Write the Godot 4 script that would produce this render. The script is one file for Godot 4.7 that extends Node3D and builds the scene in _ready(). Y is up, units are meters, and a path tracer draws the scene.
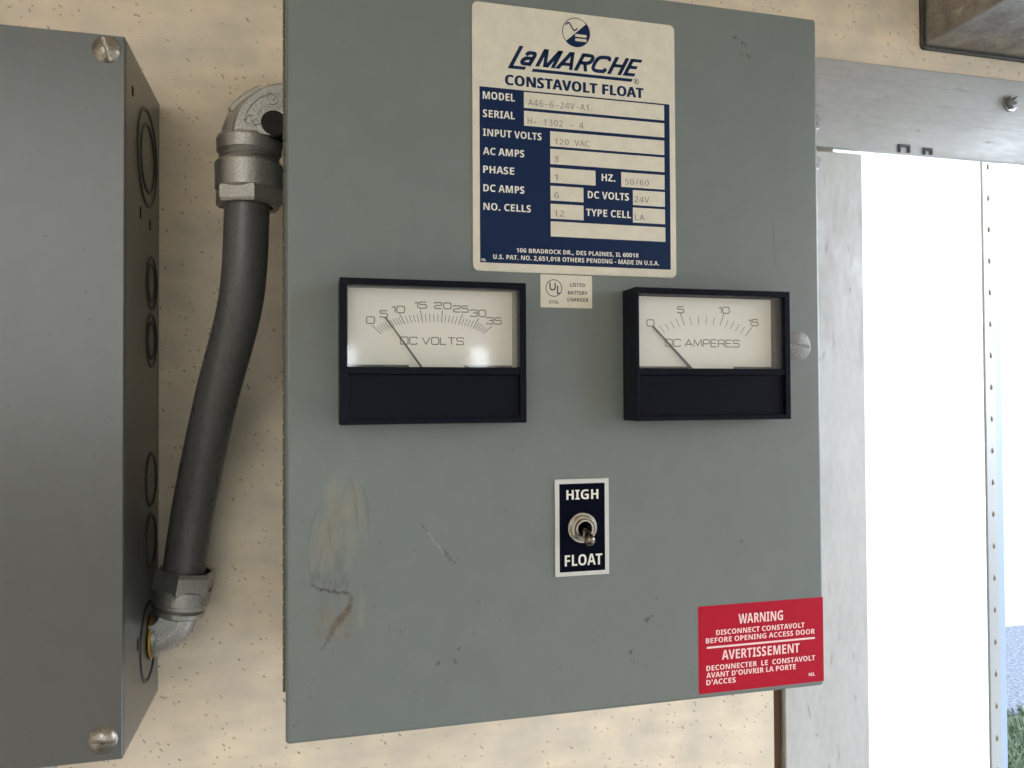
extends Node3D
# All measurements below are millimetres, turned into metres by U. The wall's inner face is the plane z = 0.
const U := 0.001
const CZ := 150.3          # front of the charger's cover
var rng := RandomNumberGenerator.new()
var M := {}
var bold: Font
var mono: Font
var taken := {}

# ------------------------------------------------------------------ mesh helpers
func mb() -> SurfaceTool:
	var st := SurfaceTool.new()
	st.begin(Mesh.PRIMITIVE_TRIANGLES)
	return st

func vert(st: SurfaceTool, p: Vector3, n: Vector3, uv := Vector2.ZERO) -> void:
	st.set_normal(n)
	st.set_uv(uv)
	st.add_vertex(p * U)

func tri(st: SurfaceTool, a: Vector3, b: Vector3, c: Vector3) -> void:   # counter-clockwise seen from outside
	var n := (b - a).cross(c - a).normalized()
	for p in [a, c, b]:
		vert(st, p, n)

func quad(st: SurfaceTool, a: Vector3, b: Vector3, c: Vector3, d: Vector3) -> void:
	tri(st, a, b, c)
	tri(st, a, c, d)

func squad(st: SurfaceTool, p: Array, n: Array, uv: Array) -> void:       # quad with normals of its own
	for k in [0, 2, 1, 0, 3, 2]:
		vert(st, p[k], n[k], uv[k])

func bx(st: SurfaceTool, x0: float, x1: float, y0: float, y1: float, z0: float, z1: float, b := 0.3) -> void:   # chamfered box
	b = minf(b, minf(x1 - x0, minf(y1 - y0, z1 - z0)) * 0.45)
	var c := Vector3(x0 + x1, y0 + y1, z0 + z1) / 2.0
	var h := Vector3(x1 - x0, y1 - y0, z1 - z0) / 2.0
	var pt := func(s: Vector3, ax: int) -> Vector3:
		var q := h - Vector3(b, b, b)
		q[ax] = h[ax]
		return c + s * q
	for ax in 3:
		var u := (ax + 1) % 3
		var v := (ax + 2) % 3
		for sg in [-1.0, 1.0]:
			var corners := []
			for e in [[-1, -1], [1, -1], [1, 1], [-1, 1]]:
				var s := Vector3.ZERO
				s[ax] = sg
				s[u] = e[0]
				s[v] = e[1]
				corners.append(pt.call(s, ax))
			if sg > 0:
				quad(st, corners[0], corners[1], corners[2], corners[3])
			else:
				quad(st, corners[3], corners[2], corners[1], corners[0])
		for su in [-1.0, 1.0]:
			for sv in [-1.0, 1.0]:
				var s0 := Vector3.ZERO
				s0[ax] = -1
				s0[u] = su
				s0[v] = sv
				var s1 := s0
				s1[ax] = 1
				var q := [pt.call(s0, u), pt.call(s1, u), pt.call(s1, v), pt.call(s0, v)]
				if su * sv > 0:
					q.reverse()
				quad(st, q[0], q[1], q[2], q[3])
	for sx in [-1.0, 1.0]:
		for sy in [-1.0, 1.0]:
			for sz in [-1.0, 1.0]:
				var s := Vector3(sx, sy, sz)
				if sx * sy * sz > 0:
					tri(st, pt.call(s, 0), pt.call(s, 1), pt.call(s, 2))
				else:
					tri(st, pt.call(s, 0), pt.call(s, 2), pt.call(s, 1))

func rrect(x0: float, x1: float, y0: float, y1: float, r: float, n := 4) -> Array:
	var out := []
	var cs := [Vector2(x1 - r, y0 + r), Vector2(x1 - r, y1 - r), Vector2(x0 + r, y1 - r), Vector2(x0 + r, y0 + r)]
	for k in 4:
		for i in n + 1:
			var a := -PI / 2 + k * PI / 2 + PI / 2 * i / n
			out.append([cs[k] + Vector2(cos(a), sin(a)) * r, Vector2(cos(a), sin(a))])
	return out

func slab(st: SurfaceTool, x0: float, x1: float, y0: float, y1: float, z0: float, z1: float, cr: float, bend: float, n := 4) -> void:   # plate with rounded corners and a rolled front edge
	var uvf := func(p: Vector3) -> Vector2: return Vector2((p.x - x0) / (x1 - x0), (y1 - p.y) / (y1 - y0))
	var rings := []
	for k in n + 1:
		var a := PI / 2 * k / n
		rings.append([bend * (1 - sin(a)), z1 - bend * (1 - cos(a)), a])
	rings.append([0.0, z0, PI / 2])
	var loops := []
	for r in rings:
		var loop := []
		for q in rrect(x0 + r[0], x1 - r[0], y0 + r[0], y1 - r[0], maxf(cr - r[0], 0.05)):
			loop.append([Vector3(q[0].x, q[0].y, r[1]), Vector3(q[1].x * sin(r[2]), q[1].y * sin(r[2]), cos(r[2]))])
		loops.append(loop)
	var m: int = loops[0].size()
	for k in loops.size() - 1:
		for i in m:
			var j := (i + 1) % m
			var a = loops[k + 1][i]
			var b = loops[k + 1][j]
			var c = loops[k][j]
			var d = loops[k][i]
			squad(st, [a[0], b[0], c[0], d[0]], [a[1], b[1], c[1], d[1]], [uvf.call(a[0]), uvf.call(b[0]), uvf.call(c[0]), uvf.call(d[0])])
	var mid := Vector3((x0 + x1) / 2, (y0 + y1) / 2, z1)
	var back := Vector3(mid.x, mid.y, z0)
	for i in m:
		var j := (i + 1) % m
		var a: Vector3 = loops[0][i][0]
		var b: Vector3 = loops[0][j][0]
		vert(st, mid, Vector3.BACK, uvf.call(mid))
		vert(st, b, Vector3.BACK, uvf.call(b))
		vert(st, a, Vector3.BACK, uvf.call(a))
		a = loops[-1][i][0]
		b = loops[-1][j][0]
		vert(st, back, Vector3.FORWARD, uvf.call(back))
		vert(st, a, Vector3.FORWARD, uvf.call(a))
		vert(st, b, Vector3.FORWARD, uvf.call(b))

func frame_to(p: Vector3, axis: Vector3, hint := Vector3(0, 0, 1)) -> Transform3D:   # a frame whose y runs along axis
	var y := axis.normalized()
	var x := y.cross(hint)
	if x.length() < 0.01:
		x = y.cross(Vector3(1, 0, 0))
	x = x.normalized()
	return Transform3D(Basis(x, y, x.cross(y)), p)

func lathe(st: SurfaceTool, prof: Array, xf: Transform3D, segs := 36) -> void:   # prof: Vector2(radius, height) from bottom to top, outside on the right
	for k in prof.size() - 1:
		var a: Vector2 = prof[k]
		var b: Vector2 = prof[k + 1]
		var t := (b - a).normalized()
		if t == Vector2.ZERO:
			continue
		var nn := Vector2(t.y, -t.x)
		for i in segs:
			var a0 := TAU * i / segs
			var a1 := TAU * (i + 1) / segs
			var d0 := Vector3(cos(a0), 0, -sin(a0))
			var d1 := Vector3(cos(a1), 0, -sin(a1))
			var up := Vector3.UP
			var p := [d0 * a.x + up * a.y, d1 * a.x + up * a.y, d1 * b.x + up * b.y, d0 * b.x + up * b.y]
			var n := [d0 * nn.x + up * nn.y, d1 * nn.x + up * nn.y, d1 * nn.x + up * nn.y, d0 * nn.x + up * nn.y]
			for q in 4:
				p[q] = xf * (p[q] as Vector3)
				n[q] = (xf.basis * (n[q] as Vector3)).normalized()
			squad(st, p, n, [Vector2.ZERO, Vector2.ZERO, Vector2.ZERO, Vector2.ZERO])

func hexnut(st: SurfaceTool, r: float, h0: float, h1: float, xf: Transform3D, turn := 0.0, bore := 0.0) -> void:   # six flats with a chamfered crown
	var c := (h1 - h0) * 0.16
	var ring := func(rr: float, h: float) -> Array:
		var o := []
		for k in 6:
			var a := turn + TAU * k / 6
			o.append(xf * Vector3(cos(a) * rr, h, -sin(a) * rr))
		return o
	var rs := [ring.call(r * 0.5, h0), ring.call(r * 0.93, h0), ring.call(r, h0 + c), ring.call(r, h1 - c), ring.call(r * 0.93, h1), ring.call(r * 0.5, h1)]
	for k in rs.size() - 1:
		if bore > 0 and (k == 0 or k == rs.size() - 2):
			continue
		for i in 6:
			var j := (i + 1) % 6
			quad(st, rs[k][i], rs[k][j], rs[k + 1][j], rs[k + 1][i])
	if bore > 0:   # open collar: rim, then the wall of the bore
		lathe(st, [Vector2(bore, h0), Vector2(r * 0.83, h0)], xf, 36)
		lathe(st, [Vector2(r * 0.83, h1), Vector2(bore, h1), Vector2(bore, h0)], xf, 36)
		for side in [[h0, 1], [h1, 4]]:
			for i in 36:
				var a0 := turn + TAU * i / 36
				var a1 := turn + TAU * (i + 1) / 36
				var k6 := i / 6
				var f0 := (i % 6) / 6.0
				var o0: Vector3 = (rs[side[1]][k6] as Vector3).lerp(rs[side[1]][(k6 + 1) % 6], f0)
				var o1: Vector3 = (rs[side[1]][k6] as Vector3).lerp(rs[side[1]][(k6 + 1) % 6], f0 + 1 / 6.0)
				var i0: Vector3 = xf * Vector3(cos(a0) * r * 0.8, side[0], -sin(a0) * r * 0.8)
				var i1: Vector3 = xf * Vector3(cos(a1) * r * 0.8, side[0], -sin(a1) * r * 0.8)
				if side[1] == 4:
					quad(st, o0, o1, i1, i0)
				else:
					quad(st, i0, i1, o1, o0)

func sweep(st: SurfaceTool, path: Array, section: Callable, m := 28, hint := Vector3(0, 0, 1), caps := false) -> void:   # section(k, angle) -> Vector2 offset; x across, y towards hint
	var pts := []
	for k in path.size():
		var t: Vector3 = (path[mini(k + 1, path.size() - 1)] - path[maxi(k - 1, 0)]).normalized()
		var x := t.cross(hint).normalized()
		var y := x.cross(t)
		var loop := []
		for i in m:
			var o: Vector2 = section.call(k, TAU * i / m)
			loop.append(path[k] + x * o.x + y * o.y)
		pts.append(loop)
	var nrm := []
	for k in pts.size():
		var loop := []
		for i in m:
			var du: Vector3 = pts[k][(i + 1) % m] - pts[k][(i + m - 1) % m]
			var dv: Vector3 = pts[mini(k + 1, pts.size() - 1)][i] - pts[maxi(k - 1, 0)][i]
			var nn := du.cross(dv).normalized()
			if nn.dot(pts[k][i] - path[k]) < 0:
				nn = -nn
			loop.append(nn)
		nrm.append(loop)
	if caps:
		for i in m:
			var j := (i + 1) % m
			tri(st, path[0], pts[0][i], pts[0][j])
			tri(st, path[-1], pts[-1][j], pts[-1][i])
	for k in pts.size() - 1:
		for i in m:
			var j := (i + 1) % m
			squad(st, [pts[k][i], pts[k + 1][i], pts[k + 1][j], pts[k][j]], [nrm[k][i], nrm[k + 1][i], nrm[k + 1][j], nrm[k][j]], [Vector2.ZERO, Vector2.ZERO, Vector2.ZERO, Vector2.ZERO])

func prism(st: SurfaceTool, poly: Array, z: float, t: float) -> void:   # flat print of any outline, t thick
	var pp := PackedVector2Array(poly)
	if Geometry2D.is_polygon_clockwise(pp):
		pp.reverse()
	var ix := Geometry2D.triangulate_polygon(pp)
	for k in range(0, ix.size(), 3):
		var q := [pp[ix[k]], pp[ix[k + 1]], pp[ix[k + 2]]]
		if (q[1] - q[0]).cross(q[2] - q[0]) < 0:
			q.reverse()
		tri(st, Vector3(q[0].x, q[0].y, z + t), Vector3(q[1].x, q[1].y, z + t), Vector3(q[2].x, q[2].y, z + t))
	for i in pp.size():
		var a := pp[i]
		var b := pp[(i + 1) % pp.size()]
		quad(st, Vector3(a.x, a.y, z), Vector3(b.x, b.y, z), Vector3(b.x, b.y, z + t), Vector3(a.x, a.y, z + t))

func stroke(st: SurfaceTool, pts: Array, w: float, z: float, closed := false, t := 0.04) -> void:   # a line of width w with mitred corners
	var n := pts.size()
	var l := []
	var r := []
	for i in n:
		var p: Vector2 = pts[i]
		var a: Vector2 = pts[(i + n - 1) % n] if closed or i > 0 else p
		var b: Vector2 = pts[(i + 1) % n] if closed or i < n - 1 else p
		var d0 := (p - a).normalized()
		var d1 := (b - p).normalized()
		if a == p: d0 = d1
		if b == p: d1 = d0
		var nn := (d0.orthogonal() + d1.orthogonal()).normalized()
		var k := w / 2 / maxf(nn.dot(d0.orthogonal()), 0.4)
		l.append(p + nn * k)
		r.append(p - nn * k)
	for i in (n if closed else n - 1):
		var j := (i + 1) % n
		var q := [r[i], r[j], l[j], l[i]]
		if (q[1] - q[0]).cross(q[2] - q[0]) < 0:
			q.reverse()
		quad(st, Vector3(q[0].x, q[0].y, z + t), Vector3(q[1].x, q[1].y, z + t), Vector3(q[2].x, q[2].y, z + t), Vector3(q[3].x, q[3].y, z + t))
		if t > 0.2:   # raised lettering stands on walls of its own
			for e in 4:
				var f := (e + 1) % 4
				quad(st, Vector3(q[e].x, q[e].y, z), Vector3(q[f].x, q[f].y, z), Vector3(q[f].x, q[f].y, z + t), Vector3(q[e].x, q[e].y, z + t))

func rounded(pts: Array, r: float, closed := false) -> Array:   # corners of a polyline cut round
	var n := pts.size()
	var out := []
	for i in n:
		var p: Vector2 = pts[i]
		if not closed and (i == 0 or i == n - 1):
			out.append(p)
			continue
		var a: Vector2 = pts[(i + n - 1) % n]
		var b: Vector2 = pts[(i + 1) % n]
		var k := minf(r, minf(p.distance_to(a), p.distance_to(b)) * 0.48)
		var s := p.move_toward(a, k)
		var e := p.move_toward(b, k)
		for q in 4:
			var f := q / 3.0
			out.append(s.lerp(p, f).lerp(p.lerp(e, f), f))
	return out

func circle(c: Vector2, rx: float, ry := -1.0, n := 32, from := 0.0, to := TAU) -> Array:
	var o := []
	for i in n:
		var a := from + (to - from) * i / (n if to - from >= TAU - 0.001 else n - 1)
		o.append(c + Vector2(cos(a) * rx, sin(a) * (rx if ry < 0 else ry)))
	return o

# ------------------------------------------------------------------ objects
func numbered(called: String) -> String:
	taken[called] = taken.get(called, -1) + 1
	return called if taken[called] == 0 else "%s_%03d" % [called, taken[called]]

func thing(called: String, label: String, category: String, at: Vector3, group := "") -> Node3D:
	var o := Node3D.new()
	o.name = numbered(called)
	add_child(o)
	o.position = at * U
	o.set_meta("label", label)
	o.set_meta("category", category)
	if group != "":
		o.set_meta("group", group)
	return o

func part(parent: Node3D, called: String, st: SurfaceTool, mat: Material, label := "") -> MeshInstance3D:   # shapes are given in the room's own millimetres
	var o := MeshInstance3D.new()
	o.mesh = st.commit()
	o.material_override = mat
	o.name = called
	parent.add_child(o, true)
	o.transform = o.transform.translated(-parent.global_position) if parent != self else o.transform
	if label != "":
		o.set_meta("label", label)
	return o

func structure(called: String, st: SurfaceTool, mat: Material, label: String, category: String) -> MeshInstance3D:
	var o := part(self, numbered(called), st, mat, label)
	o.set_meta("category", category)
	o.set_meta("kind", "structure")
	return o

func lettering(parent: Node3D, s: String, x0: float, x1: float, base: float, h: float, z: float, mat: Material, font: Font, shear := 0.0, extra := 0.0) -> MeshInstance3D:   # a printed line from x0 to x1
	var arrays := []
	var cap := Vector2.ZERO
	for text in ["H", s]:
		var tm := TextMesh.new()
		tm.font = font
		tm.font_size = 64
		tm.pixel_size = 0.01
		tm.depth = 0.02
		tm.curve_step = 3.0
		tm.text = text
		tm.horizontal_alignment = HORIZONTAL_ALIGNMENT_LEFT
		tm.vertical_alignment = VERTICAL_ALIGNMENT_BOTTOM
		arrays = tm.get_mesh_arrays()
		if text == "H":
			var hb := tm.get_aabb()
			cap = Vector2(hb.position.y, hb.size.y)
	var v: PackedVector3Array = arrays[Mesh.ARRAY_VERTEX]
	var lo := Vector3.INF
	var hi := -Vector3.INF
	for p in v:
		lo = lo.min(p)
		hi = hi.max(p)
	for i in v.size():
		var y := (v[i].y - cap.x) / cap.y * h
		v[i] = Vector3(x0 + (v[i].x - lo.x) / (hi.x - lo.x) * (x1 - x0) + y * shear, base + y, z + (v[i].z - lo.z) / (hi.z - lo.z) * 0.04) * U
	arrays[Mesh.ARRAY_VERTEX] = v
	arrays[Mesh.ARRAY_TANGENT] = null
	var am := ArrayMesh.new()
	am.add_surface_from_arrays(Mesh.PRIMITIVE_TRIANGLES, arrays)
	if extra > 0.0:   # heavier print: the line struck three times, a hair apart
		var st := mb()
		for k in 3:
			st.append_from(am, 0, Transform3D(Basis(), Vector3((k - 1) * extra / 2, (k % 2) * extra * 0.3, k * 0.002) * U))
		am = st.commit()
	var o := MeshInstance3D.new()
	o.mesh = am
	o.material_override = mat
	o.name = "lettering"
	parent.add_child(o, true)
	o.transform = o.transform.translated(-parent.global_position)
	return o

const GLYPHS := {   # wide square lettering of the meter dials: [width, [closed, points ...] ...]
	"0": [1.0, [true, 0, 0, 1, 0, 1, 1, 0, 1]], "O": [1.0, [true, 0, 0, 1, 0, 1, 1, 0, 1]],
	"1": [0.42, [false, 0, 0.78, 0.42, 1, 0.42, 0]],
	"2": [1.0, [false, 0, 0.78, 0, 1, 1, 1, 1, 0.55, 0, 0.45, 0, 0, 1, 0]],
	"3": [1.0, [false, 0, 0.82, 0, 1, 1, 1, 1, 0.54, 0.35, 0.54], [false, 0.92, 0.54, 1, 0.5, 1, 0, 0, 0, 0, 0.18]],
	"5": [1.0, [false, 0.96, 1, 0, 1, 0, 0.58, 1, 0.58, 1, 0, 0, 0, 0, 0.2]],
	"D": [1.05, [true, 0, 0, 1.05, 0, 1.05, 1, 0, 1]], "C": [1.0, [false, 1, 0.78, 1, 1, 0, 1, 0, 0, 1, 0, 1, 0.22]],
	"V": [1.1, [false, 0, 1, 0.55, 0, 1.1, 1]], "L": [0.85, [false, 0, 1, 0, 0, 0.85, 0]],
	"T": [1.0, [false, 0, 1, 1, 1], [false, 0.5, 1, 0.5, 0]],
	"S": [1.0, [false, 1, 0.8, 1, 1, 0, 1, 0, 0.52, 1, 0.52, 1, 0, 0, 0, 0, 0.2]],
	"A": [1.15, [false, 0, 0, 0.575, 1, 1.15, 0], [false, 0.22, 0.32, 0.93, 0.32]],
	"M": [1.25, [false, 0, 0, 0.1, 1, 0.625, 0.15, 1.15, 1, 1.25, 0]],
	"P": [1.0, [false, 0, 0, 0, 1, 1, 1, 1, 0.42, 0, 0.42]],
	"E": [0.9, [false, 0.9, 1, 0, 1, 0, 0, 0.9, 0], [false, 0, 0.52, 0.8, 0.52]],
	"R": [1.0, [false, 0, 0, 0, 1, 1, 1, 1, 0.45, 0, 0.45], [false, 0.75, 0.45, 1, 0.3, 1, 0]],
}

func square_text(st: SurfaceTool, s: String, x0: float, x1: float, base: float, h: float, z: float, w: float) -> void:
	var total := 0.0
	for ch in s:
		total += 0.5 if ch == " " else GLYPHS[ch][0] + 0.24
	total -= 0.24
	var k := (x1 - x0 - w) / total
	var hh := h - w
	var x := x0 + w / 2
	for ch in s:
		if ch == " ":
			x += 0.5 * k
			continue
		var g: Array = GLYPHS[ch]
		for line in g.slice(1):
			var pts := []
			for i in range(1, line.size(), 2):
				pts.append(Vector2(x + line[i] * k, base + w / 2 + line[i + 1] * hh))
			if not ch in "VAMLTE":
				pts = rounded(pts, hh * (0.12 if ch == "D" else 0.24), line[0])
			stroke(st, pts, w, z, line[0])
		x += (g[0] + 0.24) * k

# ------------------------------------------------------------------ materials
func mat(color: Color, rough: float, metal := 0.0) -> StandardMaterial3D:
	var m := StandardMaterial3D.new()
	m.albedo_color = color
	m.roughness = rough
	m.metallic = metal
	m.cull_mode = BaseMaterial3D.CULL_DISABLED
	return m

func noise(seed_: int, freq: float, octaves := 4) -> FastNoiseLite:
	var n := FastNoiseLite.new()
	n.seed = seed_
	n.frequency = freq
	n.fractal_octaves = octaves
	return n

func blotch(im: Image, c: Vector2, r: Vector2, col: Color, a: float, ang := 0.0) -> void:   # a ragged spot of dirt
	var m := maxf(r.x, r.y) * 1.3
	for y in range(maxi(0, int(c.y - m)), mini(im.get_height(), int(c.y + m) + 1)):
		for x in range(maxi(0, int(c.x - m)), mini(im.get_width(), int(c.x + m) + 1)):
			var d := (Vector2(x, y) - c).rotated(-ang) / r
			var f := d.length() + rng.randf_range(-0.25, 0.25)
			if f < 1.0:
				im.set_pixel(x, y, im.get_pixel(x, y).lerp(col, a * clampf((1.0 - f) * 3.0, 0.0, 1.0)))

func tiled(m: StandardMaterial3D, per_metre: float) -> void:
	m.uv1_triplanar = true
	m.uv1_world_triplanar = true
	m.uv1_scale = Vector3.ONE * per_metre

func wall_material() -> StandardMaterial3D:   # cream gelcoat panel with dark flecks and short slanting nicks
	var s := 1536
	var im := Image.create_empty(s, s, true, Image.FORMAT_RGB8)
	var broad := noise(5, 0.008, 4).get_seamless_image(s, s)
	var ripple_n := noise(6, 0.02, 3)
	var ripple := ripple_n.get_seamless_image(s / 4, s)
	ripple.resize(s, s)
	var hgt := Image.create_empty(s, s, false, Image.FORMAT_L8)
	var base := Color(0.885, 0.825, 0.74)
	for y in s:
		for x in s:
			var b := broad.get_pixel(x, y).r - 0.5
			var r := ripple.get_pixel(x, y).r - 0.5
			var k := 1.0 + 0.13 * b + 0.07 * r
			im.set_pixel(x, y, Color(base.r * k, base.g * k * (1.0 - 0.02 * b), base.b * k * (1.0 - 0.06 * b)))
			hgt.set_pixel(x, y, Color.WHITE * clampf(0.5 + r * 0.8, 0, 1))
	rng.seed = 77
	for k in 7000:
		var c := Vector2(rng.randf_range(12, s - 12), rng.randf_range(12, s - 12))
		if broad.get_pixel(int(c.x), int(c.y)).r + rng.randf() * 0.6 < 0.75:
			continue
		var long := rng.randf_range(0.8, 2.8) if rng.randf() < 0.8 else rng.randf_range(2.8, 5.0)
		blotch(im, c, Vector2(long, rng.randf_range(0.6, 1.3)), Color(0.36, 0.29, 0.22), rng.randf_range(0.15, 0.85), rng.randf_range(0.5, 1.1))
	var m := mat(Color.WHITE, 0.5)
	m.albedo_texture = ImageTexture.create_from_image(im)
	m.heightmap_enabled = true
	m.heightmap_texture = ImageTexture.create_from_image(hgt)
	m.heightmap_scale = 0.05
	tiled(m, 1.0 / 0.62)
	return m

func scaled(im: Image, p: Vector2, x0: float, y1: float, ppm: float) -> Vector2:
	return Vector2((p.x - x0) * ppm, (y1 - p.y) * ppm)

func cover_material() -> StandardMaterial3D:   # grey-green enamel with a wiped greasy smear, a drip, a scuff and specks
	var ppm := 3.2
	var x0 := -11.5
	var y1 := 226.5
	var w := int(305 * ppm)
	var h := int(397 * ppm)
	var im := Image.create_empty(w, h, true, Image.FORMAT_RGB8)
	var base := Color(0.438, 0.462, 0.452)
	var n1 := noise(21, 0.012, 4)
	var n2 := noise(22, 0.05, 3)
	var grain := noise(23, 0.35, 2)
	for y in h:
		for x in w:
			var k := 1.0 + 0.025 * n1.get_noise_2d(x, y) + 0.012 * grain.get_noise_2d(x, y)
			im.set_pixel(x, y, Color(base.r * k, base.g * k, base.b * k))
	# smear: wiped streaks that run slightly slanted, in three lobes (centre, half size, tilt)
	var lobes := [[Vector2(14, -50), Vector2(9, 17), 0.12], [Vector2(8, -76), Vector2(13, 24), -0.05], [Vector2(21, -62), Vector2(8, 28), -0.15], [Vector2(13, -108), Vector2(12, 14), 0.15], [Vector2(25, -105), Vector2(2.4, 13), 0.0]]
	for l in lobes:
		var c: Vector2 = scaled(im, l[0], x0, y1, ppm)
		var r: Vector2 = l[1] * ppm
		var m := int(maxf(r.x, r.y) * 1.25)
		for y in range(int(c.y) - m, int(c.y) + m):
			for x in range(maxi(0, int(c.x) - m), int(c.x) + m):
				var d: Vector2 = (Vector2(x, y) - c).rotated(l[2]) / r
				var f: float = d.length() + 0.35 * n2.get_noise_2d(x * 0.7, y * 0.5)
				if f < 1.0:
					var streak := n2.get_noise_2d(x * 0.6 + y * 0.1 + 300, y * 0.09)
					var a := clampf((1.0 - f) * 1.7, 0, 1) * clampf(0.30 + 0.75 * streak, 0.0, 0.6)
					im.set_pixel(x, y, im.get_pixel(x, y).lerp(Color(0.52, 0.51, 0.455), a))
					var dk := clampf((1.0 - f) * 2.0, 0, 1) * clampf(-0.2 - 0.8 * streak, 0.0, 0.25)
					im.set_pixel(x, y, im.get_pixel(x, y).lerp(Color(0.36, 0.35, 0.31), dk))
	rng.seed = 8
	for k in 74:   # wiped strokes, each a faint curved line of grease
		var right := k % 3 == 0
		var a := Vector2(rng.randf_range(17, 26), rng.randf_range(-52, -38)) if right else Vector2(rng.randf_range(6, 20), rng.randf_range(-62, -35))
		var e := Vector2(a.x + rng.randf_range(1, 5), a.y - rng.randf_range(18, 32)) if right else Vector2(lerpf(-3, 19, rng.randf()), rng.randf_range(-96, -84))
		var c := (a + e) / 2 + Vector2(-4.5 if not right else 2.5, rng.randf_range(-3, 3))
		var tan_ := rng.randf() < 0.62
		var col := Color(0.53, 0.515, 0.455) if tan_ else Color(0.335, 0.335, 0.31)
		var al := rng.randf_range(0.05, 0.13) if tan_ else rng.randf_range(0.02, 0.07)
		var wd := rng.randf_range(1.6, 4.2) if tan_ else rng.randf_range(1.0, 2.4)
		for q in 46:
			var t := q / 45.0
			blotch(im, scaled(im, a.lerp(c, t).lerp(c.lerp(e, t), t), x0, y1, ppm), Vector2(wd, wd * 1.6), col, al * sin(PI * (0.1 + 0.85 * t)))
	for k in 30:   # darker ragged left rim of the wiped patch
		var t := k / 29.0
		var p := Vector2(6, -50).lerp(Vector2(-4.5, -70), t).lerp(Vector2(-4.5, -70).lerp(Vector2(1, -92), t), t)
		blotch(im, scaled(im, p, x0, y1, ppm), Vector2(2.6, 5), Color(0.36, 0.355, 0.33), rng.randf_range(0.03, 0.2))
	rng.seed = 9
	var brown := Color(0.21, 0.17, 0.14)
	for k in 26:   # scalloped dark lower rim of the smear
		var t := k / 25.0
		var p := Vector2(1.0, -92.5).lerp(Vector2(18.5, -97.0), t) + Vector2(0, -sin(t * PI) * 1.2 + rng.randf_range(-0.5, 0.5))
		blotch(im, scaled(im, p, x0, y1, ppm), Vector2(rng.randf_range(1.6, 2.8), rng.randf_range(1.8, 4.0)), brown, rng.randf_range(0.1, 0.6))
		blotch(im, scaled(im, p + Vector2(0, rng.randf_range(2, 7)), x0, y1, ppm), Vector2(1.4, rng.randf_range(6, 14)), Color(0.33, 0.31, 0.28), rng.randf_range(0.1, 0.4), 0.1)
	var hook := Curve2D.new()
	for q in [Vector2(15, -96.4), Vector2(18.8, -97.6), Vector2(20.3, -101.3), Vector2(18.6, -105.5), Vector2(15.2, -109.8), Vector2(11.0, -114.8), Vector2(8.6, -120.0), Vector2(6.0, -125.0)]:
		hook.add_point(q)
	for k in 90:
		var t := k / 89.0
		var p := hook.sample_baked(hook.get_baked_length() * t) + Vector2(rng.randf_range(-0.7, 0.7), rng.randf_range(-0.5, 0.5))
		blotch(im, scaled(im, p, x0, y1, ppm), Vector2.ONE * (2.6 + 4.5 * exp(-pow((t - 0.5) * 4.0, 2))), Color(0.30, 0.235, 0.19), rng.randf_range(0.03, 0.2))
	for k in 160:   # thin brown film below the drip
		var p := Vector2(rng.randf_range(1, 21), rng.randf_range(-120, -104))
		if absf(p.x - 12 - (p.y + 112) * 0.25) < 8.5:
			blotch(im, scaled(im, p, x0, y1, ppm), Vector2(rng.randf_range(3, 9), rng.randf_range(2, 6)), Color(0.46, 0.42, 0.36), rng.randf_range(0.05, 0.25))
	for k in 60:   # long hairline scratch
		var t := k / 59.0
		blotch(im, scaled(im, Vector2(261.5, 108.0).lerp(Vector2(264.0, 76.0), t) + Vector2(sin(t * 7.0) * 0.4, 0), x0, y1, ppm), Vector2(0.8, 1.6), Color(0.33, 0.34, 0.34), rng.randf_range(0.2, 0.7))
	for k in 34:   # scuff
		var t := k / 33.0
		var p := Vector2(55.7, -64.5).lerp(Vector2(72.0, -86.2), t) + Vector2(rng.randf_range(-0.4, 0.4), sin(t * 9.0) * 0.3)
		blotch(im, scaled(im, p, x0, y1, ppm), Vector2(2.6, 1.5), Color(0.60, 0.60, 0.57) if t > 0.2 and t < 0.7 else Color(0.28, 0.27, 0.25), 0.55 if rng.randf() < 0.6 else 0.1, 0.9)
		if t > 0.65:
			blotch(im, scaled(im, p + Vector2(0.9, 0.6), x0, y1, ppm), Vector2(2.2, 1.2), Color(0.25, 0.24, 0.22), 0.5, 0.9)
	for q in [[45.5, -119.0, 1.6], [75, -129.9, 2.4], [64.8, -136.7, 3.2], [73.4, -136, 3.4], [83, -122.8, 1.8], [85.5, -107.3, 1.4], [180.4, -123.5, 4.2], [182.5, -122.0, 2.4], [171.3, -139.3, 3.4], [171.8, -144.5, 2.0], [244.4, 206.1, 3.2], [247.3, 199.3, 3.4], [243.0, 200.2, 2.4], [238.9, 209.4, 2.8], [-6.5, -159.7, 1.8], [212, -137.2, 1.4], [186, -111, 1.6], [240.5, -83, 2.6], [100, -60, 1.6]]:
		for j in 4:
			blotch(im, scaled(im, Vector2(q[0] + rng.randf_range(-1.4, 1.4), q[1] + rng.randf_range(-1.2, 1.2)), x0, y1, ppm), Vector2(q[2] * 0.7, q[2] * 1.1), Color(0.27, 0.27, 0.25), rng.randf_range(0.25, 0.6), rng.randf_range(-0.5, 0.5))
	for k in 150:
		var p := Vector2(rng.randf_range(2, w - 3), rng.randf_range(2, h - 3))
		if rng.randf() < 0.6:
			p = Vector2(rng.randf_range(2, w * 0.75), rng.randf_range(h * 0.72, h - 3))
		blotch(im, p, Vector2(rng.randf_range(0.7, 2.6), rng.randf_range(0.8, 3.8)), Color(0.35, 0.35, 0.33), rng.randf_range(0.12, 0.42), rng.randf_range(-0.4, 0.4))
	var m := mat(Color.WHITE, 0.36)
	m.albedo_texture = ImageTexture.create_from_image(im)
	return m

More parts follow.
